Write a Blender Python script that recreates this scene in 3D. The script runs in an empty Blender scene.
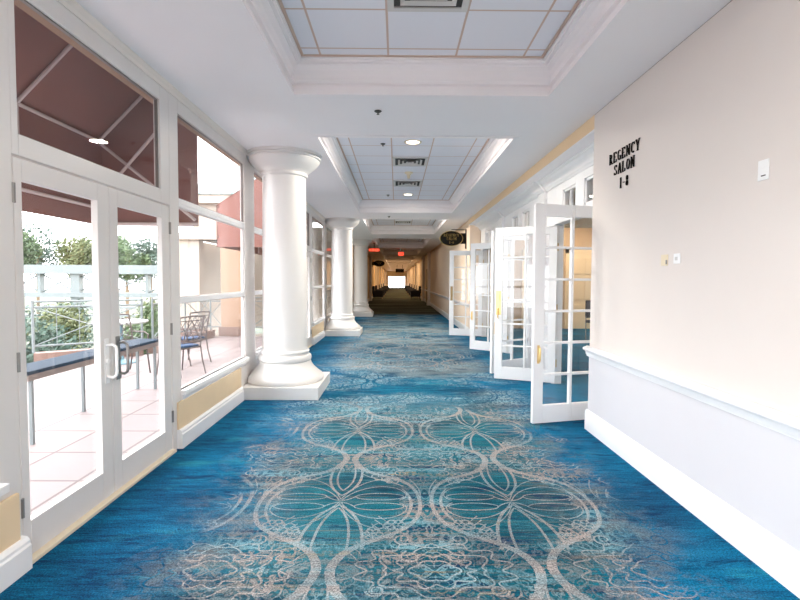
import bpy, bmesh, math, random
from mathutils import Vector, Matrix
random.seed(7)
S = bpy.context.scene
C = S.collection

# ------------------------------------------------------------------ camera
cam = bpy.data.cameras.new('camera'); cam_o = bpy.data.objects.new('camera', cam); C.objects.link(cam_o)
cam.sensor_width = 36; cam.lens = 481.69/800*36; cam.clip_end = 500; cam.clip_start = .05
cam_o.matrix_world = (Matrix.Translation((0, 0, 1.5)) @ Matrix.Rotation(-.0074, 4, 'Z')
                      @ Matrix.Rotation(math.pi/2-.0419, 4, 'X') @ Matrix.Rotation(.0045, 4, 'Z'))
S.camera = cam_o
# ------------------------------------------------------------------ world, sun, exposure
SKY = 4.4
w = bpy.data.worlds.new('sky'); S.world = w; w.use_nodes = True
wn = w.node_tree.nodes; bg = wn['Background']
bg.inputs[0].default_value = (.95, .97, 1, 1); bg.inputs[1].default_value = SKY
sun = bpy.data.lights.new('sun', 'SUN'); sun.energy = 1.2; sun.angle = .02; sun.color = (1, .95, .88)
sun_o = bpy.data.objects.new('sun', sun); C.objects.link(sun_o)
sun_o.rotation_euler = Vector((-.22, -.75, -1)).to_track_quat('-Z', 'Y').to_euler()
S.cycles.transparent_max_bounces = 48; S.cycles.max_bounces = 16; S.cycles.diffuse_bounces = 8
S.view_settings.view_transform = 'Standard'; S.view_settings.look = 'None'
S.view_settings.exposure = 0.80; S.view_settings.gamma = 1; S.view_settings.use_curve_mapping = False

# ------------------------------------------------------------------ materials
def mat(name, col, rough=.5, metal=0, noise=0, nscale=8, bump=0, spec=.5, sheen=0):
    m = bpy.data.materials.new(name); m.use_nodes = True
    nt = m.node_tree; b = nt.nodes['Principled BSDF']
    b.inputs['Base Color'].default_value = (*col, 1); b.inputs['Roughness'].default_value = rough
    b.inputs['Metallic'].default_value = metal; b.inputs['Specular IOR Level'].default_value = spec
    tc = nt.nodes.new('ShaderNodeTexCoord'); n = nt.nodes.new('ShaderNodeTexNoise')
    n.inputs['Scale'].default_value = nscale; n.inputs['Detail'].default_value = 4
    nt.links.new(tc.outputs['Object'], n.inputs['Vector'])
    if noise:
        mx = nt.nodes.new('ShaderNodeMix'); mx.data_type = 'RGBA'
        mx.inputs[6].default_value = (*[c*(1-noise) for c in col], 1)
        mx.inputs[7].default_value = (*[min(1, c*(1+noise)) for c in col], 1)
        nt.links.new(n.outputs['Fac'], mx.inputs[0]); nt.links.new(mx.outputs[2], b.inputs['Base Color'])
    if bump:
        bp = nt.nodes.new('ShaderNodeBump'); bp.inputs['Strength'].default_value = bump; bp.inputs['Distance'].default_value = .01
        nt.links.new(n.outputs['Fac'], bp.inputs['Height']); nt.links.new(bp.outputs[0], b.inputs['Normal'])
    return m
def emit(name, col, st):
    m = mat(name, col); b = m.node_tree.nodes['Principled BSDF']
    b.inputs['Emission Color'].default_value = (*col, 1); b.inputs['Emission Strength'].default_value = st
    return m
def glass(name, refl=.5, tint=(1, 1, 1)):
    m = bpy.data.materials.new(name); m.use_nodes = True; nt = m.node_tree; nt.nodes.clear()
    o = nt.nodes.new('ShaderNodeOutputMaterial'); t = nt.nodes.new('ShaderNodeBsdfTransparent'); t.inputs[0].default_value = (*tint, 1)
    g = nt.nodes.new('ShaderNodeBsdfGlossy'); g.inputs['Roughness'].default_value = .01
    f = nt.nodes.new('ShaderNodeLayerWeight'); pw = nt.nodes.new('ShaderNodeMath'); pw.operation = 'POWER'; pw.inputs[1].default_value = 5
    mu = nt.nodes.new('ShaderNodeMath'); mu.operation = 'MULTIPLY_ADD'; mu.inputs[1].default_value = .9*refl; mu.inputs[2].default_value = .045*refl
    mx = nt.nodes.new('ShaderNodeMixShader')
    nt.links.new(f.outputs['Facing'], pw.inputs[0]); nt.links.new(pw.outputs[0], mu.inputs[0]); nt.links.new(mu.outputs[0], mx.inputs[0])
    nt.links.new(t.outputs[0], mx.inputs[1]); nt.links.new(g.outputs[0], mx.inputs[2]); nt.links.new(mx.outputs[0], o.inputs[0])
    return m
M = dict(
    white=mat('white_gloss_paint', (.85, .85, .86), .28, noise=.015, nscale=3),
    frame=mat('window_frame_paint', (.74, .71, .69), .35, noise=.02, nscale=3),
    column=mat('column_paint', (.80, .785, .77), .38, noise=.015, nscale=4),
    ceil=mat('ceiling_paint', (.90, .865, .875), .75, noise=.012, nscale=2),
    wall=mat('cream_wall_paint', (.74, .675, .635), .6, noise=.012, nscale=5, bump=.02),
    dadow=mat('pale_dado_paint', (.66, .65, .68), .55, noise=.01, nscale=5),
    peach=mat('peach_paint', (.88, .66, .42), .6, noise=.02, nscale=3),
    beige=mat('beige_panel', (.80, .62, .40), .55, noise=.05, nscale=6),
    warm=mat('salon_wall', (.55, .42, .29), .6, noise=.04, nscale=4),
    hall=mat('hall_wall', (.72, .50, .27), .6, noise=.05, nscale=4),
    glass=glass('window_glass', .55), dglass=glass('door_glass', 1.0),
    steel=mat('brushed_steel', (.34, .33, .32), .3, 1), hinge=mat('hinge_metal', (.30, .29, .28), .4, .8),
    brass=mat('brass', (.80, .58, .25), .3, 1), bronze=mat('bronze', (.30, .21, .10), .4, .7),
    black=mat('black_paint', (.006, .006, .006), .7, spec=.15), hallr=mat('peach_hall_wall', (.84, .68, .53), .6, noise=.02), gold=mat('gold_leaf', (.50, .36, .12), .4, .5),
    letter=mat('letter_black', (.008, .005, .004), .7, spec=.1),
    plate=mat('white_plastic', (.88, .88, .88), .35), plateb=mat('almond_plastic', (.80, .69, .50), .4),
    lamp=emit('lamp_lens', (1, .9, .72), 3), red=emit('red_sign', (1, .07, .03), 1.0),
    trim=mat('lamp_trim', (.75, .66, .52), .4), dark=mat('vent_dark', (.06, .055, .05), .6), vent=mat('vent_metal', (.62, .60, .58), .4),
    nav=mat('navy_top', (.003, .016, .036), .9), apron=mat('apron', (.20, .16, .14), .6),
    chair=mat('bronze_chair_metal', (.10, .075, .07), .45, .4), cushion=mat('blue_cushion', (.02, .05, .12), .8),
    tabletop=mat('pale_table_top', (.4, .4, .4), .3),
    awn=mat('brown_awning_canvas', (.25, .115, .095), .9, noise=.04, nscale=3),
    tube=mat('awning_tube', (.60, .50, .48), .5), rail=mat('white_railing', (.18, .205, .21), .4),
    curb=mat('terracotta_curb', (.20, .125, .10), .7, noise=.05), stucco=mat('pale_stucco', (.42, .355, .30), .8, noise=.02),
    stuccop=mat('peach_stucco', (.34, .22, .15), .8, noise=.02),
    roof=mat('pale_green_roof', (.19, .26, .25), .5), trunk=mat('bark', (.2, .14, .09), .9, noise=.2),
    leafa=mat('leaf_green', (.075, .115, .05), .7, noise=.4, nscale=.6), leafb=mat('leaf_bluegreen', (.06, .10, .075), .7, noise=.35, nscale=.6),
    leafc=mat('leaf_yellowgreen', (.11, .13, .055), .7, noise=.4, nscale=.6),
    grass=mat('lawn', (.10, .115, .085), .9, noise=.3, nscale=.3), uphol=mat('dark_upholstery', (.015, .017, .03), .8),
    salonceil=mat('salon_ceiling', (.70, .50, .34), .7),
)

# ------------------------------------------------------------------ mesh helpers
class MB:
    def __init__(s): s.v = []; s.f = []; s.mi = []; s.k = 0
    def add(s, vs, fs):
        n = len(s.v); s.v += [tuple(p) for p in vs]; s.f += [tuple(i+n for i in q) for q in fs]; s.mi += [s.k]*len(fs); return s
    def box(s, x0, x1, y0, y1, z0, z1):
        if x0 > x1: x0, x1 = x1, x0
        if y0 > y1: y0, y1 = y1, y0
        if z0 > z1: z0, z1 = z1, z0
        return s.add([(x, y, z) for z in (z0, z1) for y in (y0, y1) for x in (x0, x1)],
                     [(0, 2, 3, 1), (4, 5, 7, 6), (0, 1, 5, 4), (2, 6, 7, 3), (0, 4, 6, 2), (1, 3, 7, 5)])
    def bar(s, a, b, r, n=8, r2=None, flat=None):
        a = Vector(a); b = Vector(b); d = (b-a).normalized(); u = d.orthogonal().normalized(); w_ = d.cross(u)
        r2 = r if r2 is None else r2
        vs = [a+(u*math.cos(2*math.pi*i/n)+w_*math.sin(2*math.pi*i/n))*r for i in range(n)]
        vs += [b+(u*math.cos(2*math.pi*i/n)+w_*math.sin(2*math.pi*i/n))*r2 for i in range(n)]
        return s.add(vs, [(i, (i+1) % n, n+(i+1) % n, n+i) for i in range(n)]+[tuple(range(n-1, -1, -1)), tuple(range(n, 2*n))])
    def path(s, pts, r, n=8):
        pts = [Vector(p) for p in pts]; m = len(pts); rings = []; u = None
        for i, p in enumerate(pts):
            d = (pts[min(i+1, m-1)]-pts[max(i-1, 0)]).normalized()
            u = d.orthogonal().normalized() if u is None else (u-d*u.dot(d)).normalized()
            w_ = d.cross(u); rings.append([p+(u*math.cos(2*math.pi*k/n)+w_*math.sin(2*math.pi*k/n))*r for k in range(n)])
        vs = [q for g in rings for q in g]
        fs = [(i*n+k, i*n+(k+1) % n, (i+1)*n+(k+1) % n, (i+1)*n+k) for i in range(m-1) for k in range(n)]
        return s.add(vs, fs+[tuple(range(n-1, -1, -1)), tuple((m-1)*n+k for k in range(n))])
    def lathe(s, cx, cy, prof, n=48, cap=True):
        vs = [(cx+r*math.cos(2*math.pi*k/n), cy+r*math.sin(2*math.pi*k/n), z) for r, z in prof for k in range(n)]
        m = len(prof)
        fs = [(i*n+k, i*n+(k+1) % n, (i+1)*n+(k+1) % n, (i+1)*n+k) for i in range(m-1) for k in range(n)]
        return s.add(vs, fs+([tuple(range(n-1, -1, -1)), tuple((m-1)*n+k for k in range(n))] if cap else []))
    def prism(s, prof, fn, a, b):     # profile of 2-D points, fn(p, t) -> xyz, swept from a to b
        n = len(prof)
        vs = [fn(p, a) for p in prof]+[fn(p, b) for p in prof]
        return s.add(vs, [(i, (i+1) % n, n+(i+1) % n, n+i) for i in range(n)]+[tuple(range(n-1, -1, -1)), tuple(range(n, 2*n))])
    def build(s, name, m, parent=None, smooth=False, bevel=0, loc=None):
        me = bpy.data.meshes.new(name)
        root = parent
        while root is not None and '_o' not in root: root = root.parent
        off = Vector(root['_o']) if root is not None else Vector(loc or (0, 0, 0))
        me.from_pydata([tuple(Vector(p)-off) for p in s.v], [], s.f)
        for mm in (m if isinstance(m, (list, tuple)) else [m]): me.materials.append(mm)
        for p, k in zip(me.polygons, s.mi): p.material_index = k
        bm = bmesh.new(); bm.from_mesh(me); bmesh.ops.recalc_face_normals(bm, faces=bm.faces); bm.to_mesh(me); bm.free()
        if smooth:
            for p in me.polygons: p.use_smooth = True
            try: me.set_sharp_from_angle(angle=math.radians(40))
            except Exception: pass
        o = bpy.data.objects.new(name, me); C.objects.link(o)
        if parent is not None: o.parent = parent
        elif loc: o.location = loc
        if bevel:
            b = o.modifiers.new('bevel', 'BEVEL'); b.width = bevel; b.segments = 2; b.limit_method = 'ANGLE'
        return o
def tag(o, label=None, cat=None, group=None, kind=None):
    for k, v in (('label', label), ('category', cat), ('group', group), ('kind', kind)):
        if v: o[k] = v
    return o
EMPT = []
def thing(name, loc, label, cat, group=None, kind=None, rz=0, world=True):
    o = bpy.data.objects.new(name, None); C.objects.link(o); o.location = loc; o.rotation_euler = (0, 0, rz); o.empty_display_size = .1
    if world: o['_o'] = tuple(loc); EMPT.append(o)   # parts are given in world coordinates
    return tag(o, label, cat, group, kind)
def copy_tree(o, parent=None):
    c = o.copy(); C.objects.link(c); c.parent = parent
    for ch in list(o.children): copy_tree(ch, c)
    return c
def panel(mb, axis, p0, p1, a0, a1, b0, b1, holes):
    """slab with rectangular holes. axis 'x': slab between x=p0..p1, a = y, b = z; axis 'z': a = x, b = y; axis 'y': a = x, b = z"""
    A = sorted({a0, a1, *[h[0] for h in holes], *[h[1] for h in holes]}); A = [a for a in A if a0 <= a <= a1]
    for i in range(len(A)-1):
        m = (A[i]+A[i+1])/2; hs = sorted([(h[2], h[3]) for h in holes if h[0] < m < h[1]])
        cur = b0; segs = []
        for lo, hi in hs:
            if lo > cur: segs.append((cur, lo))
            cur = max(cur, hi)
        if cur < b1: segs.append((cur, b1))
        for lo, hi in segs:
            if axis == 'x': mb.box(p0, p1, A[i], A[i+1], lo, hi)
            elif axis == 'y': mb.box(A[i], A[i+1], p0, p1, lo, hi)
            else: mb.box(A[i], A[i+1], lo, hi, p0, p1)
    return mb

XL, XR, ZC, ZT = -1.93, 1.94, 3.13, 3.42
YEND = 92.0; YB = -7.0
P = 6.76
BAYS = (-1, 0, 1, 2)

# ------------------------------------------------------------------ carpet material
def carpet(name, ribbon):
    m = bpy.data.materials.new(name); m.use_nodes = True; nt = m.node_tree; N = nt.nodes; L = nt.links
    b = N['Principled BSDF']; b.inputs['Roughness'].default_value = .95; b.inputs['Specular IOR Level'].default_value = .15
    tc = N.new('ShaderNodeTexCoord'); sx = N.new('ShaderNodeSeparateXYZ'); L.new(tc.outputs['Object'], sx.inputs[0])
    X, Y = sx.outputs[0], sx.outputs[1]
    def put(sock, v):
        if isinstance(v, (int, float)): sock.default_value = v
        elif isinstance(v, tuple): sock.default_value = (*v, 1)
        else: L.new(v, sock)
    def ma(op, a, b_=0., c=0.):
        n = N.new('ShaderNodeMath'); n.operation = op
        put(n.inputs[0], a); put(n.inputs[1], b_); put(n.inputs[2], c); return n.outputs[0]
    def sm(v, lo, hi, a=0., c=1.):
        n = N.new('ShaderNodeMapRange'); n.interpolation_type = 'SMOOTHSTEP'
        for i, q in enumerate((v, lo, hi, a, c)): put(n.inputs[i], q)
        return n.outputs[0]
    def noise(x, y, z=0., sc=1., det=3, rough=.6, dist=0.):
        cb = N.new('ShaderNodeCombineXYZ'); put(cb.inputs[0], x); put(cb.inputs[1], y); put(cb.inputs[2], z)
        n = N.new('ShaderNodeTexNoise'); L.new(cb.outputs[0], n.inputs['Vector'])
        n.inputs['Scale'].default_value = sc; n.inputs['Detail'].default_value = det; n.inputs['Roughness'].default_value = rough; n.inputs['Distortion'].default_value = dist
        return n.outputs['Fac']
    def mix(f, a, b_):
        n = N.new('ShaderNodeMix'); n.data_type = 'RGBA'; put(n.inputs[0], f); put(n.inputs[6], a); put(n.inputs[7], b_); return n.outputs[2]
    low = noise(ma('MULTIPLY', X, .7), ma('MULTIPLY', Y, 1.1), 3.1, 1, 3)
    streak = noise(ma('MULTIPLY', X, 2.6), ma('MULTIPLY', Y, 22), 1.7, 1, 5, .75)
    fine = noise(ma('MULTIPLY', X, 14), ma('MULTIPLY', Y, 130), 0, 1, 2)
    grain = noise(X, Y, 0, 110, 2)
    cx = ma('ABSOLUTE', ma('SUBTRACT', X, .15))
    edge = sm(ma('ADD', cx, ma('MULTIPLY', ma('SUBTRACT', low, .5), 1.2)), .75, 1.45)
    t = ma('ADD', ma('MULTIPLY', low, .7), ma('ADD', ma('MULTIPLY', streak, .75), ma('MULTIPLY', fine, .45)))   # ~.92 mean
    ts = sm(t, .62, 1.22)
    edge = ma('MINIMUM', 1., ma('ADD', edge, sm(ma('ADD', Y, low), 5.6, 6.8, 0., .6)))
    azure = mix(ts, (.000, .018, .072), (.000, .165, .32))
    teal = mix(ts, (.000, .020, .050), (.004, .165, .22))
    base = mix(edge, teal, azure)
    turq = sm(noise(ma('MULTIPLY', X, 1.1), ma('MULTIPLY', Y, 3.5), 9, 1, 4), .56, .70)
    base = mix(ma('MULTIPLY', turq, .6), base, mix(ts, (.01, .13, .18), (.03, .30, .36)))
    # plain blue bands and worn taupe washes along the corridor
    plain = ma('MULTIPLY', sm(Y, 5.3, 6.0), sm(Y, 9.0, 7.6))
    wob = ma('MULTIPLY', ma('SUBTRACT', noise(X, Y, 5, 1.6, 4), .5), 1.6)
    reg = ma('MULTIPLY', sm(ma('ADD', cx, wob), 1.55, .95), ma('SUBTRACT', 1., ma('MULTIPLY', sm(ma('ADD', Y, wob), 5.1, 6.1), ma('SUBTRACT', 1., sm(Y, 7.2, 8.6, 0., .9)))))
    wash = noise(ma('MULTIPLY', X, .55), ma('MULTIPLY', Y, .8), 21, 1, 5, .6)
    wsh = ma('MULTIPLY', sm(ma('ADD', wash, ma('MULTIPLY', ma('SUBTRACT', streak, .5), .5)), .45, .60), sm(cx, 1.75, 1.1))
    far = sm(Y, 5.2, 8.0, .12, .78)
    wcol = mix(ts, (.050, .058, .062), (.25, .31, .335))
    base = mix(ma('MULTIPLY', wsh, far), base, wcol)
    # damask filigree: contour lines of a noise mirrored about the pattern's axes
    u = ma('PINGPONG', ma('SUBTRACT', X, .204), .578); v = ma('PINGPONG', ma('SUBTRACT', Y, 3.2), .78)
    nz = noise(u, v, 2.3, 4.6, 2, .5, .35)
    fr = ma('FRACT', ma('MULTIPLY', nz, 9.))
    line = sm(ma('ABSOLUTE', ma('SUBTRACT', fr, .5)), .20, .10)
    nz2 = noise(u, v, 7.7, 13, 2, .5, .2)
    line2 = sm(ma('ABSOLUTE', ma('SUBTRACT', ma('FRACT', ma('MULTIPLY', nz2, 6.)), .5)), .22, .10)
    # ellipse inside each bulb is kept clear for the flower
    uu = ma('DIVIDE', ma('SUBTRACT', .578, u), .44); vv = ma('DIVIDE', v, .52)
    ins = ma('ADD', ma('MULTIPLY', uu, uu), ma('MULTIPLY', vv, vv))
    clear = sm(ins, .75, 1.15)
    patch = sm(noise(X, Y, 11, 2.2, 3), .40, .58)
    mid = ma('MULTIPLY', sm(noise(ma('MULTIPLY', X, .9), ma('MULTIPLY', Y, 1.6), 81, 1, 4), .44, .56), sm(cx, 1.75, 1.2))
    mline = ma('MULTIPLY', ma('MAXIMUM', line, line2), ma('MULTIPLY', mid, ma('MULTIPLY', sm(Y, 4.4, 5.2), sm(Y, 20, 17))))
    fil = ma('MULTIPLY', ma('MAXIMUM', ma('MULTIPLY', line, .85), ma('MULTIPLY', line2, .6)), ma('MULTIPLY', clear, ma('MULTIPLY', reg, sm(patch, 0, 1, .35, .9))))
    tint = noise(ma('MULTIPLY', X, 1.3), ma('MULTIPLY', Y, 5), 31, 1, 3)
    lcol = mix(sm(tint, .40, .56), (.20, .38, .44), (.33, .275, .25))
    lcol = mix(sm(noise(X, ma('MULTIPLY', Y, 9), 41, 1.5, 3), .60, .68), lcol, (.36, .25, .12))
    brk = sm(ma('ADD', streak, ma('MULTIPLY', grain, .5)), .50, .85, .55, 1.)
    if ribbon:
        r2 = ma('MULTIPLY', sm(reg, .15, .7), ma('MULTIPLY', brk, sm(patch, 0, 1, .7, 1.)))
        fac = ma('MAXIMUM', ma('MULTIPLY', r2, .95), 0.)
        lcol = mix(.5, lcol, (.40, .36, .345))
    else:
        halo = ma('MULTIPLY', ma('MULTIPLY', sm(cx, .7, 1.05), sm(cx, 1.7, 1.2)), ma('MULTIPLY', sm(noise(X, Y, 51, 3, 5, .7), .45, .62), sm(Y, 5.4, 4.4)))
        base = mix(ma('MULTIPLY', halo, .55), base, (.17, .165, .16))
        stria = ma('MULTIPLY', sm(noise(ma('MULTIPLY', X, 1.2), ma('MULTIPLY', Y, 60), 71, 1, 3), .55, .66), ma('MULTIPLY', reg, .5))
        base = mix(stria, base, (.20, .16, .10))
        lcol = mix(sm(Y, 4.6, 5.6, 0., .6), lcol, (.26, .44, .52))
        navy = ma('MULTIPLY', sm(noise(ma('MULTIPLY', X, 2.2), ma('MULTIPLY', Y, 9), 91, 1, 5, .7), .54, .66), .75)
        base = mix(navy, base, (.000, .018, .075))
        fac = ma('MULTIPLY', ma('MAXIMUM', fil, ma('MULTIPLY', mline, .8)), brk)
    col = mix(fac, base, lcol)
    # hall carpet turns dark olive, the dimness there painted into its colour
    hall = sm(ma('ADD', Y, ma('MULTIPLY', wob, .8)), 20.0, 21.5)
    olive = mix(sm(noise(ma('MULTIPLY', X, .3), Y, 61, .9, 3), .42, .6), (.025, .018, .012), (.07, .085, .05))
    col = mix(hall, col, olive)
    g = mix(sm(grain, .3, .7), (.55, .55, .55), (1.4, 1.4, 1.4))
    mm = N.new('ShaderNodeMix'); mm.data_type = 'RGBA'; mm.blend_type = 'MULTIPLY'; mm.inputs[0].default_value = 1
    L.new(col, mm.inputs[6]); L.new(g, mm.inputs[7]); L.new(mm.outputs[2], b.inputs['Base Color'])
    bp = N.new('ShaderNodeBump'); bp.inputs['Strength'].default_value = .35; bp.inputs['Distance'].default_value = .004
    L.new(grain, bp.inputs['Height']); L.new(bp.outputs[0], b.inputs['Normal'])
    return m

def bez(p0, p1, p2, p3, n=14):
    return [tuple(p0[k]*(1-t)**3+3*p1[k]*t*(1-t)**2+3*p2[k]*t*t*(1-t)+p3[k]*t**3 for k in (0, 1)) for t in [i/n for i in range(n+1)]]
def ribbon(mb, pts, w0, w1=None, wm=None, z=.0012):
    """flat woven line; width w0 at the start, wm in the middle, w1 at the end"""
    w1 = w0 if w1 is None else w1; m = len(pts); L_ = []
    for i, p in enumerate(pts):
        a = pts[max(i-1, 0)]; b = pts[min(i+1, m-1)]; dx, dy = b[0]-a[0], b[1]-a[1]; l = math.hypot(dx, dy) or 1
        t = i/(m-1); ww = w0+(w1-w0)*t
        if wm is not None: ww = ww+(wm-(w0+w1)/2)*math.sin(math.pi*t)
        nx, ny = -dy/l*ww/2, dx/l*ww/2
        L_ += [(p[0]+nx, p[1]+ny, z), (p[0]-nx, p[1]-ny, z)]
    mb.add(L_, [(2*i, 2*i+1, 2*i+3, 2*i+2) for i in range(m-1)])
def spiral(c, r, a0, turns, n=16, k=.75):
    return [(c[0]+r*(1-k*i/n)*math.cos(a0+turns*2*math.pi*i/n), c[1]+r*(1-k*i/n)*math.sin(a0+turns*2*math.pi*i/n)) for i in range(n+1)]
def damask():
    """one quarter-mirrored motif as lists of (points, w0, w1, wm); x right of axis, y from flower centre"""
    H = .775; W = .578; R = []
    # bulb outline: pinch (0.03,-H) -> wide (W-.035, 0) -> pinch (0.03, H)
    R.append((bez((.035, -H), (.06, -.52), (.30, -.50), (.45, -.33), 14)+bez((.45, -.33), (.56, -.20), (.57, .10), (.47, .27), 12)[1:]+bez((.47, .27), (.36, .46), (.07, .42), (.035, H), 14)[1:], .054, .054, .026))
    R.append((bez((.40, -.28), (.50, -.15), (.50, .06), (.42, .20), 12), .010, .010, .022))
    R.append((bez((.43, .24), (.33, .34), (.20, .36), (.12, .46), 10), .012, .006, .014))
    # long petals up and down, doubled
    R.append((bez((.0, .09), (.08, .17), (.16, .34), (.09, .66), 14), .012, .016, .020))
    R.append((bez((.0, .17), (.05, .24), (.09, .36), (.045, .64), 12), .010, .012, .014))
    R.append((bez((.0, -.05), (.10, -.14), (.19, -.30), (.185, -.58), 14), .014, .020, .020))
    R.append((bez((.0, -.09), (.06, -.17), (.11, -.32), (.10, -.60), 12), .012, .016, .016))
    for s in (1, -1):
        R.append(([(.265+.165*math.cos(t*.2244), s*(.072+.050*math.sin(t*.2244))) for t in range(29)], .009))
        R.append((bez((.0, .01*s), (.05, .02*s), (.08, .05*s), (.10, .072*s), 6), .010))
        R.append((bez((.01, .02*s), (.10, .24*s), (.34, .30*s), (.43, .15*s), 14), .009))
        R.append((bez((.0, .03*s), (.06, .22*s), (.20, .40*s), (.33, .34*s), 14), .008))
        R.append((bez((.43, .15*s), (.46, .10*s), (.45, .05*s), (.40, .02*s), 8), .008))
    R.append((bez((.50, -.20), (.555, -.10), (.555, .06), (.50, .18), 12), .010, .010, .014))
    # round blossoms at the shoulders
    for (cx_, cy_, r) in ((.30, -.38, .060), (.37, -.31, .042), (.24, -.42, .038), (.27, .42, .050), (.35, .35, .040)):
        for a in range(6):
            q = (cx_+r*math.cos(a*1.05), cy_+r*.9*math.sin(a*1.05)); R.append((spiral(q, r*.62, a*1.05-1.5, .8, 9, .2), .012, .008))
    # leaf fringe outside the outline
    for i in range(9):
        t = -.60+i*.05; x0 = .10+.30*max(0, (t+.62))*1.3
        R.append((bez((x0, t), (x0+.02, t-.03), (x0+.05, t-.05), (x0+.06, t-.09), 5), .010, .003))
    # between the bulbs: nested shapes round (W, H)
    for r, f_, am in ((.08, 5, .10), (.13, 9, .16), (.19, 7, .14), (.25, 13, .10)):
        for s in (1, -1):
            pts = []
            for i in range(31):
                th = math.pi/2*i/30*1.0; q = r*(1+am*math.sin(f_*th+r*20))
                pts.append((W-1.55*q*math.cos(th), s*(H-q*math.sin(th))))
            R.append((pts, .012, .009))
    R.append((spiral((W-.16, H-.30), .06, 1.2, 1.2), .014, .006)); R.append((spiral((W-.30, H-.16), .05, 3.2, 1.2), .014, .006))
    R.append((spiral((W-.16, -H+.30), .06, -1.2, -1.2), .014, .006)); R.append((spiral((W-.12, -H+.12), .06, 2, 1.3), .012, .005))
    R.append((bez((W-.05, 0), (W-.02, .1), (W-.02, .2), (W-.10, .36), 10), .008, .008))
    return R
fl = MB()
fl.add([(-2.1, YB, 0), (9.2, YB, 0), (9.2, 15.2, 0), (-2.1, 15.2, 0)], [(0, 1, 2, 3)])
fl.add([(-2.1, 15.2, 0), (2.2, 15.2, 0), (2.2, YEND+3, 0), (-2.1, YEND+3, 0)], [(0, 1, 2, 3)])
fl.k = 1
motif = damask()
zz = .0010
for iy in range(-3, 8):
    for ix in (-1, 0, 1, 2):
        ox, oy = -.374+1.156*ix, 3.2+1.55*iy
        for sgn in (1, -1):
            for q in motif:
                pts = [(ox+sgn*a, oy+b_) for a, b_ in q[0]]
                if abs(sum(p[0] for p in pts)/len(pts)-.15) > 1.45: continue
                zz = .0010+((zz-.0010+.00002) % .0006)
                ribbon(fl, pts, q[1], q[2] if len(q) > 2 else None, q[3] if len(q) > 3 else None, zz)
tag(fl.build('floor', [carpet('carpet_field', False), carpet('carpet_scroll_lines', True)]), 'bright blue and teal carpet with taupe scrolling damask pattern along the corridor', 'floor', kind='structure')

# ------------------------------------------------------------------ ceiling with coffers
TX0, TX1 = -.92, 1.35
TRAYS = [(-1.4, 4.32), (5.57, 11.75), (13.0, 17.2), (19.0, 24.6), (25.9, 31.5)]+[(32.8+6.9*i, 38.4+6.9*i) for i in range(8)]
cl = MB(); panel(cl, 'z', ZC, ZC+.05, -2.15, XR, YB-.2, YEND+.3, [(TX0-.03, TX1+.03, a-.03, b) for a, b in TRAYS])
tag(cl.build('ceiling', M['ceil']), 'smooth pale ceiling of the corridor between the coffers', 'ceiling', kind='structure')
def tilemat():
    m = mat('ceiling_tile', (.80, .80, .85), .9); nt = m.node_tree; N = nt.nodes; L = nt.links; b = N['Principled BSDF']
    tc = N.new('ShaderNodeTexCoord'); sx = N.new('ShaderNodeSeparateXYZ'); L.new(tc.outputs['Object'], sx.inputs[0])
    ds = []
    for i, ph in ((0, -.079), (1, 4.09)):
        a = N.new('ShaderNodeMath'); a.operation = 'SUBTRACT'; L.new(sx.outputs[i], a.inputs[0]); a.inputs[1].default_value = ph+.29-58
        p = N.new('ShaderNodeMath'); p.operation = 'WRAP'; L.new(a.outputs[0], p.inputs[0]); p.inputs[1].default_value = .58; p.inputs[2].default_value = 0
        c = N.new('ShaderNodeMath'); c.operation = 'SUBTRACT'; L.new(p.outputs[0], c.inputs[0]); c.inputs[1].default_value = .29
        d = N.new('ShaderNodeMath'); d.operation = 'ABSOLUTE'; L.new(c.outputs[0], d.inputs[0])
        g = N.new('ShaderNodeMath'); g.operation = 'LESS_THAN'; L.new(d.outputs[0], g.inputs[0]); g.inputs[1].default_value = .0085; ds.append(g)
    mx = N.new('ShaderNodeMath'); mx.operation = 'MAXIMUM'; L.new(ds[0].outputs[0], mx.inputs[0]); L.new(ds[1].outputs[0], mx.inputs[1])
    c = N.new('ShaderNodeMix'); c.data_type = 'RGBA'; c.inputs[6].default_value = (.80, .80, .85, 1); c.inputs[7].default_value = (.62, .47, .40, 1)
    L.new(mx.outputs[0], c.inputs[0]); L.new(c.outputs[2], b.inputs['Base Color'])
    return m
TILE = tilemat()
PROF = [(-.05, ZC-.001), (-.05, ZC-.008), (.016, ZC-.008), (.016, ZC+.028), (-.022, ZC+.04), (-.022, ZC+.085), (.012, ZC+.092), (.012, ZC+.112),
        (-.012, ZC+.125), (-.006, ZC+.165), (.014, ZC+.205), (.045, ZC+.232), (.045, ZC+.245), (.074, ZC+.25), (.074, ZC+.268), (.09, ZC+.272), (.09, ZT), (-.08, ZT), (-.08, ZC-.001)]
ORD = ['nearest', 'second nearest', 'third', 'fourth', 'fifth', 'sixth', 'seventh', 'eighth', 'ninth', 'tenth', 'eleventh', 'twelfth', 'thirteenth']
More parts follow.
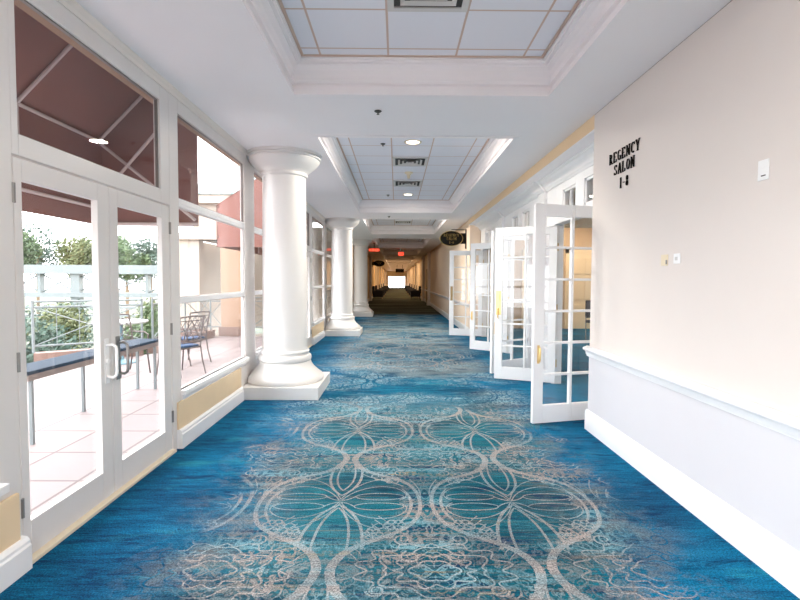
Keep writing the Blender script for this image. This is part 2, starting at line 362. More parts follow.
for i, (y0, y1) in enumerate(TRAYS):
    t = MB(); t.box(TX0-.05, TX1+.05, y0-.05, y1+.05, ZT, ZT+.04)
    tag(t.build('ceiling', TILE), 'recessed grid of pale square ceiling tiles in the %s coffer' % ORD[i], 'ceiling', kind='structure')
    t = MB(); n = len(PROF); vs = []
    for d, z in PROF:
        vs += [(TX0+d, y0+d, z), (TX1-d, y0+d, z), (TX1-d, y1-d, z), (TX0+d, y1-d, z)]
    t.add(vs, [(4*a+k, 4*a+(k+1) % 4, 4*((a+1) % n)+(k+1) % 4, 4*((a+1) % n)+k) for a in range(n) for k in range(4)])
    t.k = 1
    tag(t.build('trim_%d' % (i+1), M['ceil']), 'white stepped crown moulding lining the %s ceiling coffer' % ORD[i], 'moulding', kind='structure')
    e = .095
    t = MB(); g = .024
    t.box(TX0+e, TX1-e, y0+e, y0+e+g, ZT-.008, ZT-.001).box(TX0+e, TX1-e, y1-e-g, y1-e, ZT-.008, ZT-.001)
    t.box(TX0+e, TX0+e+g, y0+e+g, y1-e-g, ZT-.008, ZT-.001).box(TX1-e-g, TX1-e, y0+e+g, y1-e-g, ZT-.008, ZT-.001)
    tag(t.build('trim_%d' % (i+31), mat('grid_angle', (.62, .46, .38), .6)), 'tan edge angle round the tiles of the %s coffer' % ORD[i], 'moulding', kind='structure')
# roof plate keeping daylight out
rf = MB(); rf.box(-2.09, 9.4, YB-.4, YEND+.5, 3.62, 4.15); tag(rf.build('ceiling', M['stucco']), 'flat roof slab above the corridor', 'roof', kind='structure')

# ------------------------------------------------------------------ left window wall
holes = []; doorY = []
for k in BAYS:
    o = P*k
    holes += [(-.18+o, 2.31+o, .50, 2.955), (2.455+o, 4.14+o, -.01, 2.125), (2.50+o, 3.99+o, 2.235, 2.955), (4.31+o, 6.156+o, .50, 2.955)]
lw = MB(); panel(lw, 'x', XL-.055, XL, -7.0, 20.36, 0, ZC, [h for h in holes if h[1] > -6.99])
tag(lw.build('wall_left', M['frame'], bevel=.004), 'white framed window wall along the left side of the corridor', 'wall', kind='structure')
h = MB(); h.box(XL-.14, XL, 20.36, YEND, 0, ZC); tag(h.build('wall_left_hall', M['hall']), 'warm tan wall on the left of the far dim hall', 'wall', kind='structure')
co = MB(); co.prism([(XL, ZC-.06), (XL+.008, ZC-.06), (XL+.014, ZC-.035), (XL+.03, ZC-.015), (XL+.035, ZC-.001), (XL, ZC-.001)], lambda p, t: (p[0], t, p[1]), -6.9, 20.3)
tag(co.build('trim_14', mat('cream_cornice', (.82, .76, .71), .5)), 'thin cream cornice above the left windows', 'moulding', kind='structure')
bayname = {-1: 'behind the viewpoint', 0: 'in the nearest bay', 1: 'in the second bay beyond the first column', 2: 'in the far third bay'}
nwin = 0
for k in BAYS:
    o = P*k
    for (a, b_, side) in ((-.18+o, 2.31+o, 'before'), (4.31+o, 6.156+o, 'after')):
        nwin += 1
        a = max(a, -6.95)
        wd = thing('window_%d' % nwin, (XL-.07, (a+b_)/2, .5), 'tall three-light white window just %s the terrace doors %s' % (side, bayname[k]), 'window', kind='structure')
        m = MB(); m.box(XL-.06, XL-.002, a, b_, 2.14, 2.215); m.box(XL-.05, XL+.004, a, b_, 2.165, 2.19); m.build('transom', M['white'], wd, bevel=.004)
        m = MB(); m.box(XL-.06, XL-.004, a, b_, 1.283, 1.335); m.build('rail', M['white'], wd, bevel=.004)
        for z0, z1 in ((.505, 1.283), (1.335, 2.14), (2.215, 2.95)):
            m = MB(); m.box(XL-.032, XL-.026, a+.002, b_-.002, z0, z1); m.build('pane', M['glass'], wd)
            g = MB(); s_ = .007
            for (y0, y1, q0, q1) in ((a, a+s_, z0, z1), (b_-s_, b_, z0, z1), (a, b_, z0, z0+s_), (a, b_, z1-s_, z1)): g.box(XL-.04, XL-.018, y0, y1, q0, q1)
            g.build('glazing_bead', M['hinge'] if z0 > 2.2 else M['frame'], wd)
        m = MB(); m.box(XL-.05, XL+.045, a-.02, b_+.02, .455, .50); m.box(XL-.01, XL+.012, a, b_, .40, .455); m.build('sill', M['white'], wd, bevel=.006)
    # dado panels and baseboards between door and plinth
    for (a, b_, q) in ((.27+o, 2.42+o, 'before'), (4.21+o, 5.92+o, 'after')):
        if b_ < -6.9: continue
        m = MB(); m.box(XL, XL+.018, a, b_, .165, .41); tag(m.build('trim_%d' % (15+nwin*2+(q == 'after')), M['beige'], bevel=.003), 'beige dado panel %s the terrace doors %s' % (q, bayname[k]), 'panel', kind='structure')
        m = MB(); m.prism([(XL, 0), (XL+.05, 0), (XL+.05, .125), (XL+.042, .135), (XL+.042, .15), (XL+.028, .168), (XL, .172)], lambda p, t: (p[0], t, p[1]), a, b_ + (.03 if q == 'before' else 0))
        tag(m.build('baseboard_left', M['white']), 'tall white baseboard %s the terrace doors %s' % (q, bayname[k]), 'baseboard', kind='structure')
    # double doors
    XD = XL-.004; T = .045
    d = thing('door_%d' % (k+2), (XD, 3.3+o, 0), 'white glazed double doors to the terrace %s' % bayname[k], 'door', kind='structure')
    m = MB(); m.box(XL-.10, XL+.03, 2.455+o, 4.14+o, 0, .022); m.build('threshold', M['trim'], d, bevel=.004)
    m = MB(); m.box(XL-.032, XL-.026, 2.50+o, 3.99+o, 2.235, 2.955); m.build('transom_pane', M['glass'], d)
    m = MB()
    for (y0, y1, q0, q1) in ((2.5, 2.508, 2.235, 2.955), (3.98, 3.99, 2.235, 2.955), (2.5, 3.99, 2.235, 2.243), (2.5, 3.99, 2.946, 2.955)): m.box(XL-.04, XL-.018, y0+o, y1+o, q0, q1)
    m.build('transom_bead', M['hinge'], d)
    for (a, b_, g0, g1, hs) in ((2.465, 3.272, 2.52, 3.15, 1), (3.278, 4.128, 3.375, 4.005, -1)):
        a += o; b_ += o; g0 += o; g1 += o
        m = MB(); panel(m, 'x', XD-T, XD, a, b_, .03, 2.112, [(g0, g1, .215, 2.005)])
        lf = m.build('door_leaf', M['frame'], d, bevel=.004)
        m = MB(); m.box(XD-.036, XD-.030, g0, g1, .215, 2.005); m.build('pane', M['glass'], lf).parent = lf
        hy = a-.008 if hs == 1 else b_+.006
        for hz in (.31, 1.07, 1.93):
            m = MB(); m.bar((XD+.006, hy, hz-.05), (XD+.006, hy, hz+.05), .009); m.box(XD-.002, XD+.002, hy-.012, hy+.012, hz-.05, hz+.05); m.build('hinge', M['hinge'], lf).parent = lf
        # pull handle: back plate, bowed bar
        py = (b_-.062) if hs == 1 else (a+.062)
        m = MB(); m.box(XD, XD+.006, py-.022, py+.022, .80, 1.10)
        m.path([(XD+.004, py, .845), (XD+.045, py, .84), (XD+.066, py, .855), (XD+.07, py, .88), (XD+.07, py, 1.02), (XD+.066, py, 1.045), (XD+.045, py, 1.06), (XD+.004, py, 1.055)], .0095)
        m.bar((XD+.002, py, .95), (XD+.018, py, .95), .016, 12)
        m.build('handle', M['steel'] if hs == -1 else M['plate'], lf, smooth=True).parent = lf

# ------------------------------------------------------------------ columns
def column(yc, i):
    xc = -1.492
    c = thing('column', (xc, yc, 0), ['thick white round column with square plinth nearest the viewer', 'thick white round column standing second in the row',
              'thick white round column standing third, before the dim hall'][i], 'column', 'round columns along the window wall')
    m = MB(); m.box(-1.925, -.965, yc-.53, yc+.53, .0, .155); m.build('plinth', M['column'], c, bevel=.006)
    # the plinth dies into the window wall
    b = [(.0, .155), (.50, .155), (.512, .175), (.512, .20), (.49, .235), (.44, .275), (.385, .325), (.35, .375), (.338, .41), (.325, .412)]
    b += [(.325+.022*math.sin(a), .455-.043*math.cos(a)) for a in [math.pi*j/8 for j in range(9)]]
    b += [(.31, .50), (.31, .515)]+[(.305+.014*math.sin(a), .54-.022*math.cos(a)) for a in [math.pi*j/6 for j in range(7)]]+[(.296, .565), (.292, .60), (0, .60)]
    b = [(r if r < .436 else r, z) for r, z in b]
    m = MB(); m.lathe(xc, yc, b, 64)
    m.v = [(max(x, -1.927), y, z) for x, y, z in m.v]
    m.build('base', M['column'], c, smooth=True)
    m = MB(); m.lathe(xc, yc, [(.292, .60), (.292, 1.2), (.289, 1.8), (.284, 2.4), (.280, 2.86)], 64); m.build('shaft', M['column'], c, smooth=True)
    cp = [(.28, 2.84), (.298, 2.845), (.305, 2.86), (.305, 2.875), (.296, 2.888), (.30, 2.90), (.34, 2.93), (.39, 2.97), (.432, 3.01), (.458, 3.045), (.462, 3.055),
          (.455, 3.06), (.455, 3.066), (.478, 3.07), (.480, 3.085), (.470, 3.092), (.470, 3.10), (.488, 3.103), (.490, ZC-.001), (0, ZC-.001)]
    m = MB(); m.lathe(xc, yc, cp, 64); m.v = [(max(x, -1.927), y, z) for x, y, z in m.v]; m.build('capital', M['column'], c, smooth=True)
for i in range(3): column(6.46+P*i, i)

# ------------------------------------------------------------------ right wall
XI = 2.28       # inner face of the recessed salon front
YW = 4.80       # where the near wall stops
m = MB(); m.box(XR, XR+.34, YB, YW, 0, ZC); m.k = 0
tag(m.build('wall_right', M['wall'], bevel=.006), 'long cream wall on the near right carrying the black lettering', 'wall', kind='structure')
m = MB(); m.box(XR-.004, XR+.001, YB, YW-.004, .17, .76); tag(m.build('trim_41', M['dadow']), 'smooth pale dado below the chair rail on the near right wall', 'panel', kind='structure')
railp = [(0, .742), (.012, .742), (.014, .758), (.022, .762), (.024, .785), (.034, .80), (.05, .806), (.054, .818), (.05, .83), (.03, .838), (.012, .846), (0, .846)]
def rail(y0, y1, x, name, lab, ends=True):
    m = MB(); n = len(railp)
    m.prism(railp, lambda p, t: (x-p[0], t, p[1]), y0, y1)
    return tag(m.build(name, M['white'], smooth=True), lab, 'chair rail', kind='structure')
rail(YB, YW+.03, XR-.003, 'trim_42', 'moulded white chair rail along the near right wall')
bbp = [(0, 0), (.022, 0), (.022, .165), (.018, .175), (.018, .185), (.008, .20), (0, .204)]
m = MB(); m.prism(bbp, lambda p, t: (XR-.003-p[0], t, p[1]), YB, YW+.02); tag(m.build('baseboard_right', M['white'], smooth=True), 'tall white baseboard along the near right wall', 'baseboard', kind='structure')
# beam over the recess and its soffit
m = MB(); m.box(XR, XI+.12, YW, 13.1, 2.995, ZC); m.k = 0
tag(m.build('wall_right_beam', [M['peach']]), 'peach painted beam face above the white salon front', 'wall', kind='structure')
m = MB(); m.box(XR+.004, XI, YW, 13.1, 2.985, 2.996); tag(m.build('trim_43', M['ceil']), 'pale grey soffit under the beam above the salon front', 'soffit', kind='structure')
# salon front wall
OPEN = [(5.17, 6.93), (8.07, 9.83), (10.97, 12.73)]
hs = []
for a, b_ in OPEN:
    c = (a+b_)/2
    hs += [(a, b_, -.01, 2.30), (c-.62, c-.14, 2.42, 2.74), (c+.14, c+.62, 2.42, 2.74)]
m = MB(); panel(m, 'x', XI, XI+.12, YW, 13.1, 0, 2.99, hs); tag(m.build('wall_salon', M['white'], bevel=.004), 'white panelled wall with doorways and small transom lights', 'wall', kind='structure')
# crown with breaks over pilasters
crown = [(0, 2.84), (.02, 2.845), (.03, 2.86), (.05, 2.875), (.065, 2.90), (.10, 2.935), (.15, 2.955), (.155, 2.965), (.175, 2.97), (.18, 2.985), (0, 2.985)]
m = MB(); m.prism(crown, lambda p, t: (XI-p[0], t, p[1]), YW, 13.1)
PIL = [7.5, 10.4]
for yp in PIL: m.prism(crown, lambda p, t: (XI-.05-p[0], t, p[1]), yp-.20, yp+.20)
tag(m.build('trim_44', M['white']), 'deep white crown moulding over the salon doors', 'moulding', kind='structure')
for j, yp in enumerate(PIL):
    m = MB(); m.box(XI-.05, XI, yp-.16, yp+.16, 0, 2.86); m.box(XI-.065, XI, yp-.18, yp+.18, 0, .2); m.box(XI-.062, XI, yp-.175, yp+.175, 2.72, 2.76)
    tag(m.build('trim_%d' % (45+j), M['white'], bevel=.005), 'flat white pilaster between the %s salon doorways' % ('first and second', 'second and third')[j], 'pilaster', kind='structure')
m = MB()
for a, b_ in OPEN:
    for (y0, y1, z0, z1) in ((a-.09, a, 0, 2.39), (b_, b_+.09, 0, 2.39), (a, b_, 2.30, 2.39)): m.box(XI-.02, XI, y0, y1, z0, z1)
tag(m.build('trim_47', M['white'], bevel=.004), 'white casings round the salon doorways', 'casing', kind='structure')
wi = nwin
for j, (a, b_) in enumerate(OPEN):
    c = (a+b_)/2
    for s in (-1, 1):
        wi += 1; y0, y1 = sorted((c+s*.14, c+s*.62))
        wd = thing('window_%d' % wi, (XI+.05, (y0+y1)/2, 2.42), 'small two-pane transom light over the %s half of the %s salon doorway' % ('near' if s < 0 else 'far', ['first', 'second', 'third'][j]), 'window', kind='structure')
        m = MB(); f = .03
        for q in ((y0, y0+f, 2.42, 2.74), (y1-f, y1, 2.42, 2.74), (y0, y1, 2.42, 2.45), (y0, y1, 2.71, 2.74), ((y0+y1)/2-.012, (y0+y1)/2+.012, 2.42, 2.74)): m.box(XI+.02, XI+.06, *q)
        m.build('sash', M['white'], wd)
        m = MB(); m.box(XI+.038, XI+.042, y0+.02, y1-.02, 2.44, 2.72); m.build('pane', M['dglass'], wd)
# recess end and wall beyond
XR2 = 1.985
m = MB(); m.box(XR2, XI+.12, 13.1, 14.0, 0, ZC); m.box(XR2, XR2+.3, 14.0, YEND, 0, ZC); m.box(XR, XR2+.3, 13.1, YEND, ZC-.001, ZC+.05)
tag(m.build('wall_right_hall', M['hallr']), 'cream to tan wall on the right running down the far hall', 'wall', kind='structure')
rail(13.12, YEND, XR2, 'trim_48', 'white chair rail down the far right wall')
m = MB(); m.prism(bbp, lambda p, t: (XR2-p[0], t, p[1]), 13.12, YEND); tag(m.build('baseboard_right_hall', M['white']), 'white baseboard down the far right wall', 'baseboard', kind='structure')
m = MB(); m.prism(bbp, lambda p, t: (XL+p[0], t, p[1]), 21.3, YEND); tag(m.build('baseboard_left_hall', M['white']), 'baseboard along the left wall of the dim hall', 'baseboard', kind='structure')
# wall closing the corridor behind the viewer and at the far end
m = MB(); m.box(-2.1, 9.3, YB-.15, YB, 0, ZC+.4); tag(m.build('wall_back', M['wall']), 'cream wall closing the corridor behind the viewpoint', 'wall', kind='structure')
m = MB(); panel(m, 'y', YEND, YEND+.15, -2.1, 2.3, 0, ZC, [(-1.6, 1.65, -.01, 2.2)]); tag(m.build('wall_far', M['hall']), 'far end wall framing bright glazed doors', 'wall', kind='structure')
dd = thing('door_9', (0, YEND+.07, 0), 'bright glazed doors closing the distant end of the hall', 'door', kind='structure')
m = MB()
for x in (-1.6, -.82, -.01, .80, 1.59): m.box(x, x+.06, YEND+.03, YEND+.09, 0, 2.2)
m.box(-1.6, 1.65, YEND+.03, YEND+.09, 2.12, 2.2); m.build('frame', M['white'], dd)
m = MB(); m.box(-1.6, 1.65, YEND+.05, YEND+.056, 0, 2.2); m.build('pane', M['glass'], dd)

# ------------------------------------------------------------------ French door leaves
def french(idx, hinge, free, near, lab, pull, closer=False):
    hx, hy = hinge; dx, dy = free[0]-hx, free[1]-hy; L_ = .885; rz = math.atan2(dy, dx)
    d = thing('door_%d' % idx, (hx, hy, 0), lab, 'door', kind='structure', rz=rz, world=False, group=None)
    T = .022; st = .115; z0, z1 = .012, 2.285
    holes = []; gw = (L_-2*st-.03)/2; gh0, gh1 = .20, 2.16; n = 6; mu = .026
    for c in range(2):
        for r in range(n):
            h_ = (gh1-gh0-(n-1)*mu)/n
            holes.append((st+c*(gw+.03), st+c*(gw+.03)+gw, gh0+r*(h_+mu), gh0+r*(h_+mu)+h_))
    m = MB(); panel(m, 'y', -T, T, 0, L_, z0, z1, holes); m.build('leaf_frame', M['white'], d, bevel=.005)
    m = MB(); m.box(st-.005, L_-st+.005, -.003, .003, gh0, gh1); m.build('pane', M['dglass'], d)
    if pull == 'pull':
        for s in (-1, 1):
            m = MB(); x = L_-.055
            m.path([(x, s*T, .66), (x, s*(T+.03), .665), (x, s*(T+.035), .68), (x, s*(T+.035), .79), (x, s*(T+.03), .805), (x, s*T, .81)], .008)
            m.box(x-.014, x+.014, s*T, s*(T+.003), .64, .83); m.build('handle', M['brass'], d, smooth=True)
    elif pull == 'plate':
        for s in (-1, 1):
            m = MB(); x = L_-.055
            m.box(x-.038, x+.038, s*T, s*(T+.004), .98, 1.34); m.box(x-.016, x+.016, s*(T+.004), s*(T+.03), 1.2, 1.28)
            m.path([(x, s*(T+.004), .93), (x, s*(T+.045), .94), (x, s*(T+.05), 1.06), (x, s*(T+.004), 1.08)], .008)
            m.bar((x, s*(T+.003), 1.31), (x, s*(T+.02), 1.31), .014, 12); m.build('lock_plate', M['brass'], d)
    else:
        for s in (-1, 1):
            m = MB(); x = L_-.06; m.box(x-.032, x+.032, s*T, s*(T+.012), .95, 1.33); m.build('push_plate', M['bronze'], d, bevel=.003)
    for hz in (.3, 1.1, 1.98):
        m = MB(); m.bar((-.006, 0, hz-.055), (-.006, 0, hz+.055), .011); m.build('hinge', M['brass'], d)
    if closer:
        m = MB(); s = -1 if near else 1
        m.box(.20, .44, s*T, s*(T+.055), 2.175, 2.235)
        m.bar((.40, s*(T+.03), 2.245), (.10, s*.20, 2.25), .010); m.bar((.10, s*.20, 2.25), (.0, s*.10, 2.275), .008)
        m.build('door_closer', M['plate'], d)
    return d
french(10, (2.27, 5.17), (1.42, 4.955), True, 'open white French door leaf closest to the viewer, standing out from the wall end', 'pull', True)
french(11, (2.31, 6.93), (1.50, 7.265), False, 'open white French door leaf with tall brass lock plate, second from the viewer', 'plate', True)
french(12, (2.28, 8.07), (1.50, 7.63), True, 'open French door leaf just behind the one with the brass lock plate', 'pull')
french(13, (2.28, 9.83), (1.60, 10.40), False, 'open French door leaf seen left of the brass lock plate, reflecting daylight', 'pull', True)
french(14, (2.30, 10.985), (2.34, 11.86), True, 'nearly closed French door leaf in the third doorway, mostly hidden behind the reflecting one', 'none')
french(15, (2.28, 12.73), (1.41, 12.98), False, 'open French door leaf with bronze push plate, farthest and below the oval sign', 'none')

# ------------------------------------------------------------------ salon beyond the doors
m = MB(); m.box(XI+.12, 9.2, 15.0, 15.15, 0, 3.5); tag(m.build('wall_salon_far', M['warm']), 'warm lit tan wall at the back of the salon', 'wall', kind='structure')
m = MB(); m.box(9.2, 9.35, YB, 15.15, 0, 3.5); tag(m.build('wall_salon_side', M['warm']), 'warm tan side wall of the salon', 'wall', kind='structure')
m = MB(); m.box(XI, 9.2, 1.0, 1.1, 0, 3.5); tag(m.build('wall_salon_near', M['warm']), 'tan near wall of the salon', 'wall', kind='structure')
m = MB(); m.box(XI+.12, 9.3, 1.0, 15.1, 3.4, 3.5)
tag(m.build('ceiling', M['salonceil']), 'brown toned salon ceiling', 'ceiling', kind='structure')
m = MB(); m.box(XI+.12, 9.2, 12.6, 13.3, 2.95, 3.4); tag(m.build('wall_salon_beam', mat('beam', (.74, .66, .54), .6)), 'cream boxed beam across the salon', 'beam', kind='structure')
def paneldoor(idx, x0, y, lab):
    d = thing('door_%d' % idx, (x0+.45, y, 0), lab, 'door', kind='structure'); c = mat('cream_door', (.85, .72, .52), .5)
    m = MB(); m.box(x0, x0+.9, y-.05, y, 0, 2.35)
    for r, (a, b_) in enumerate(((.15, .75), (.9, 1.55), (1.7, 2.2))):
        for q in (.1, .5): m.box(x0+q, x0+q+.3, y-.07, y-.05, a, b_)
    m.build('leaf', c, d, bevel=.012)
    m = MB()
    for q in ((x0-.1, x0, 0, 2.47), (x0+.9, x0+1.0, 0, 2.47), (x0-.1, x0+1.0, 2.35, 2.47)): m.box(q[0], q[1], y-.06, y, q[2], q[3])
    m.build('casing', c, d); m = MB(); m.bar((x0+.82, y-.05, 1.0), (x0+.82, y-.12, 1.0), .03, 12); m.build('knob', M['brass'], d)
paneldoor(16, 5.35, 15.0, 'cream six-panel door at the back of the salon, left one of three')
paneldoor(17, 6.75, 15.0, 'cream six-panel door at the back of the salon, middle one of three')
paneldoor(18, 4.0, 15.0, 'cream six-panel door at the back of the salon nearest the corridor side')
for li, (x, y) in enumerate(((4.2, 6.5), (6.6, 6.5), (4.2, 10), (6.6, 10), (5, 13.9), (7.2, 13.9))):
    d = thing('downlight', (x, y, 3.4), 'warm round recessed downlight in the brown salon ceiling, %s row and %s side' % (['front', 'middle', 'back'][li//2], ['corridor', 'far'][li % 2]), 'ceiling light', 'salon downlights')
    m = MB(); m.lathe(x, y, [(.09, 3.385), (.11, 3.385), (.11, 3.4), (.09, 3.4)], 20, False); m.build('trim_ring', M['trim'], d)
    m = MB(); m.lathe(x, y, [(0, 3.392), (.085, 3.392), (.085, 3.398)], 20); m.build('lens', M['lamp'], d)
    l = bpy.data.lights.new('salon_lamp', 'AREA'); l.shape = 'DISK'; l.size = .25; l.energy = 26; l.color = (1, .80, .58)
    lo = bpy.data.objects.new('salon_lamp', l); C.objects.link(lo); lo.location = (x, y, 3.37)
def salon_chair(x, y, rz, lab):
    d = thing('banquet_chair', (x, y, 0), lab, 'chair', 'banquet chairs in the salon', rz=rz, world=False)
    m = MB(); m.box(-.22, .22, -.22, .22, .43, .50); m.build('seat', M['uphol'], d, bevel=.02)
    m = MB(); m.box(-.21, .21, .19, .24, .55, 1.0); m.build('backrest', M['uphol'], d, bevel=.02)
    for sx in (-.2, .2):
        m = MB(); m.bar((sx, -.2, 0), (sx, -.2, .43), .012); m.build('leg', M['hinge'], d)
        m = MB(); m.bar((sx, .21, 0), (sx, .21, .6), .012); m.build('leg', M['hinge'], d)
salon_chair(5.1, 12.1, .4, 'dark banquet chair in the salon seen through the nearest door glass')
salon_chair(5.8, 12.4, .1, 'dark banquet chair in the salon beside its neighbour deeper in the room')

# ------------------------------------------------------------------ ceiling fittings
def downlight(x, y, z, lab, e, col=(1, .93, .82)):
    d = thing('downlight', (x, y, z), lab, 'ceiling light', 'corridor downlights')
    m = MB(); m.lathe(x, y, [(.092, z-.001), (.092, z-.007), (.118, z-.009), (.125, z-.001)], 28, False); m.build('trim_ring', M['trim'], d, smooth=True)
    m = MB(); m.lathe(x, y, [(0, z-.003), (.09, z-.003), (.09, z-.001)], 28); m.build('lens', M['lamp'], d)
    l = bpy.data.lights.new('corridor_lamp', 'AREA'); l.shape = 'DISK'; l.size = .2; l.energy = e; l.color = col
    lo = bpy.data.objects.new('corridor_lamp', l); C.objects.link(lo); lo.location = (x, y, z-.02)
DL = [(.2, 13.6, 'added fill downlight out of sight at the near end of the third coffer', 70), (.2, 5.95, 'added fill downlight at the hidden near end of the second coffer', 25), (.22, -3.2, 'added fill downlight behind the viewpoint', 50), (.22, -5.6, 'rearmost added fill downlight', 50), (.22, .14, 'round recessed downlight above the viewpoint', 40), (.22, 6.8, 'round recessed downlight nearer of two in the second coffer', 32), (.25, 10.93, 'round recessed downlight at the far end of the second coffer', 5),  # hidden coffer-end lamps and those behind the viewpoint are added as fill
      (.25, 22.0, 'small round downlight in the dim fourth coffer', 10)]
for x, y, lab, e in DL: downlight(x, y, ZC if y < -1.4 else ZT, lab, e)
for i, (y0, y1) in enumerate(TRAYS[4:]): downlight(.2, (y0+y1)/2, ZT, 'small downlight in the dim %s coffer' % ORD[i+4], 75 if i > 1 else 9, (1, .70, .38))
def vent(x0, y0, lab, s=.565, z=ZT):
    d = thing('air_vent', (x0+s/2, y0+s/2, z), lab, 'vent', 'square ceiling diffusers')
    f = .045; m = MB()
    for q in ((x0, x0+s, y0, y0+f), (x0, x0+s, y0+s-f, y0+s), (x0, x0+f, y0+f, y0+s-f), (x0+s-f, x0+s, y0+f, y0+s-f)): m.box(*q, z-.014, z-.001)
    m.build('frame', M['vent'], d); m = MB(); m.box(x0+f, x0+s-f, y0+f, y0+s-f, z-.004, z-.001); m.build('backing', M['dark'], d)
    for k in range(3):
        a = .09+k*.065; m = MB(); g = .03
        p = [(x0+a, y0+a), (x0+s-a, y0+a), (x0+s-a, y0+s-a), (x0+a, y0+s-a)]
        q = [(x0+a+g, y0+a+g), (x0+s-a-g, y0+a+g), (x0+s-a-g, y0+s-a-g), (x0+a+g, y0+s-a-g)]
        m.add([(*c, z-.022) for c in p]+[(*c, z-.006) for c in q], [(i, (i+1) % 4, 4+(i+1) % 4, 4+i) for i in range(4)]); m.build('louvre', M['vent'], d)
vent(-.072, 2.945, 'square air diffuser in the nearest coffer, cut by the top of the view')
vent(-.072, 7.62, 'square air diffuser nearer of two in the second coffer')
vent(-.072, 9.38, 'square air diffuser farther of two in the second coffer')
vent(-.072, 15.8, 'square air diffuser in the third coffer')
vent(-.072, -.5, 'square air diffuser in the nearest coffer above the viewpoint')
def sprinkler(x, y, z, lab):
    d = thing('sprinkler', (x, y, z), lab, 'sprinkler', 'ceiling sprinklers')
    m = MB(); m.lathe(x, y, [(.0, z-.012), (.026, z-.012), (.036, z-.004), (.036, z-.001), (0, z-.001)], 20); m.build('escutcheon', M['dark'], d)
    m = MB(); m.lathe(x, y, [(0, z-.034), (.014, z-.034), (.014, z-.03), (.006, z-.028), (.006, z-.012), (0, z-.012)], 12); m.build('head', M['dark'], d)
sprinkler(-.186, 4.73, ZC, 'small dark sprinkler on the flat ceiling between first two coffers')
sprinkler(-.2, 6.89, ZT, 'small dark sprinkler left of the downlight in the second coffer')
sprinkler(-.2, 11.0, ZT, 'small dark sprinkler at the far end of the second coffer')
sprinkler(-.2, 12.45, ZC, 'small dark sprinkler on the flat ceiling before the third coffer')
d = thing('smoke_detector', (.21, 8.7, ZT), 'cream round smoke detector between the two air diffusers', 'smoke detector')
m = MB(); m.lathe(.21, 8.7, [(0, ZT-.05), (.035, ZT-.05), (.045, ZT-.03), (.07, ZT-.02), (.075, ZT-.001), (0, ZT-.001)], 24); m.build('housing', M['plateb'], d, smooth=True)
m = MB(); m.lathe(.21, 8.7, [(0, ZT-.11), (.02, ZT-.11), (.03, ZT-.08), (.03, ZT-.05), (0, ZT-.05)], 16); m.build('sensor', M['plateb'], d, smooth=True)

# ------------------------------------------------------------------ lettering
G = {  # strokes on a 0..1 x 0..1 cell: (x0,y0,x1,y1,w) bars plus arcs (cx,cy,rx,ry,a0,a1,w)
 'R': [('b', .18, 0, .18, 1, .18), ('a', .18, .73, .55, .27, -90, 90, .13), ('b', .35, .48, .82, 0, .16), ('s', .02, .36, 0), ('s', .02, .30, 1), ('s', .68, .98, 0)],
 'E': [('b', .2, 0, .2, 1, .18), ('b', .2, .96, .8, .96, .08), ('b', .2, .52, .62, .52, .08), ('b', .2, .04, .84, .04, .08), ('b', .8, .96, .8, .76, .07), ('b', .84, .04, .84, .26, .07), ('s', .04, .3, 0), ('s', .04, .3, 1)],
 'G': [('a', .52, .5, .42, .48, 50, 310, .15), ('b', .82, .05, .82, .42, .16), ('s', .6, .98, .42)],
 'N': [('b', .16, 0, .16, 1, .09), ('b', .18, .97, .80, .03, .18), ('b', .82, 0, .82, 1, .09), ('s', .02, .30, 0), ('s', .0, .2, 1), ('s', .68, .98, 1)],
 'C': [('a', .54, .5, .42, .48, 50, 310, .15), ('b', .84, .72, .84, .95, .07)],
 'Y': [('b', .5, 0, .5, .46, .17), ('b', .5, .42, .12, 1, .17), ('b', .5, .42, .88, 1, .08), ('s', .34, .66, 0), ('s', 0, .28, 1), ('s', .74, 1., 1)],
 'S': [('a', .5, .74, .32, .23, 30, 260, .13), ('a', .5, .26, .34, .23, -150, 90, .13), ('b', .80, .72, .80, .95, .06), ('b', .17, .05, .17, .28, .06)],
 'A': [('b', .12, 0, .5, 1, .08), ('b', .5, 1, .88, 0, .18), ('b', .28, .34, .72, .34, .07), ('s', 0, .26, 0), ('s', .72, 1, 0)],
 'L': [('b', .22, 0, .22, 1, .18), ('b', .22, .04, .84, .04, .08), ('b', .84, .04, .84, .28, .07), ('s', .06, .4, 0), ('s', .06, .4, 1)],
 'O': [('a', .5, .5, .42, .48, 0, 360, .15)],
 '1': [('b', .5, 0, .5, 1, .18), ('b', .5, .98, .32, .84, .10), ('s', .3, .7, 0)],
 '-': [('b', .28, .44, .72, .44, .11)],
 '8': [('a', .5, .74, .28, .23, 0, 360, .12), ('a', .5, .26, .34, .24, 0, 360, .14)],
}
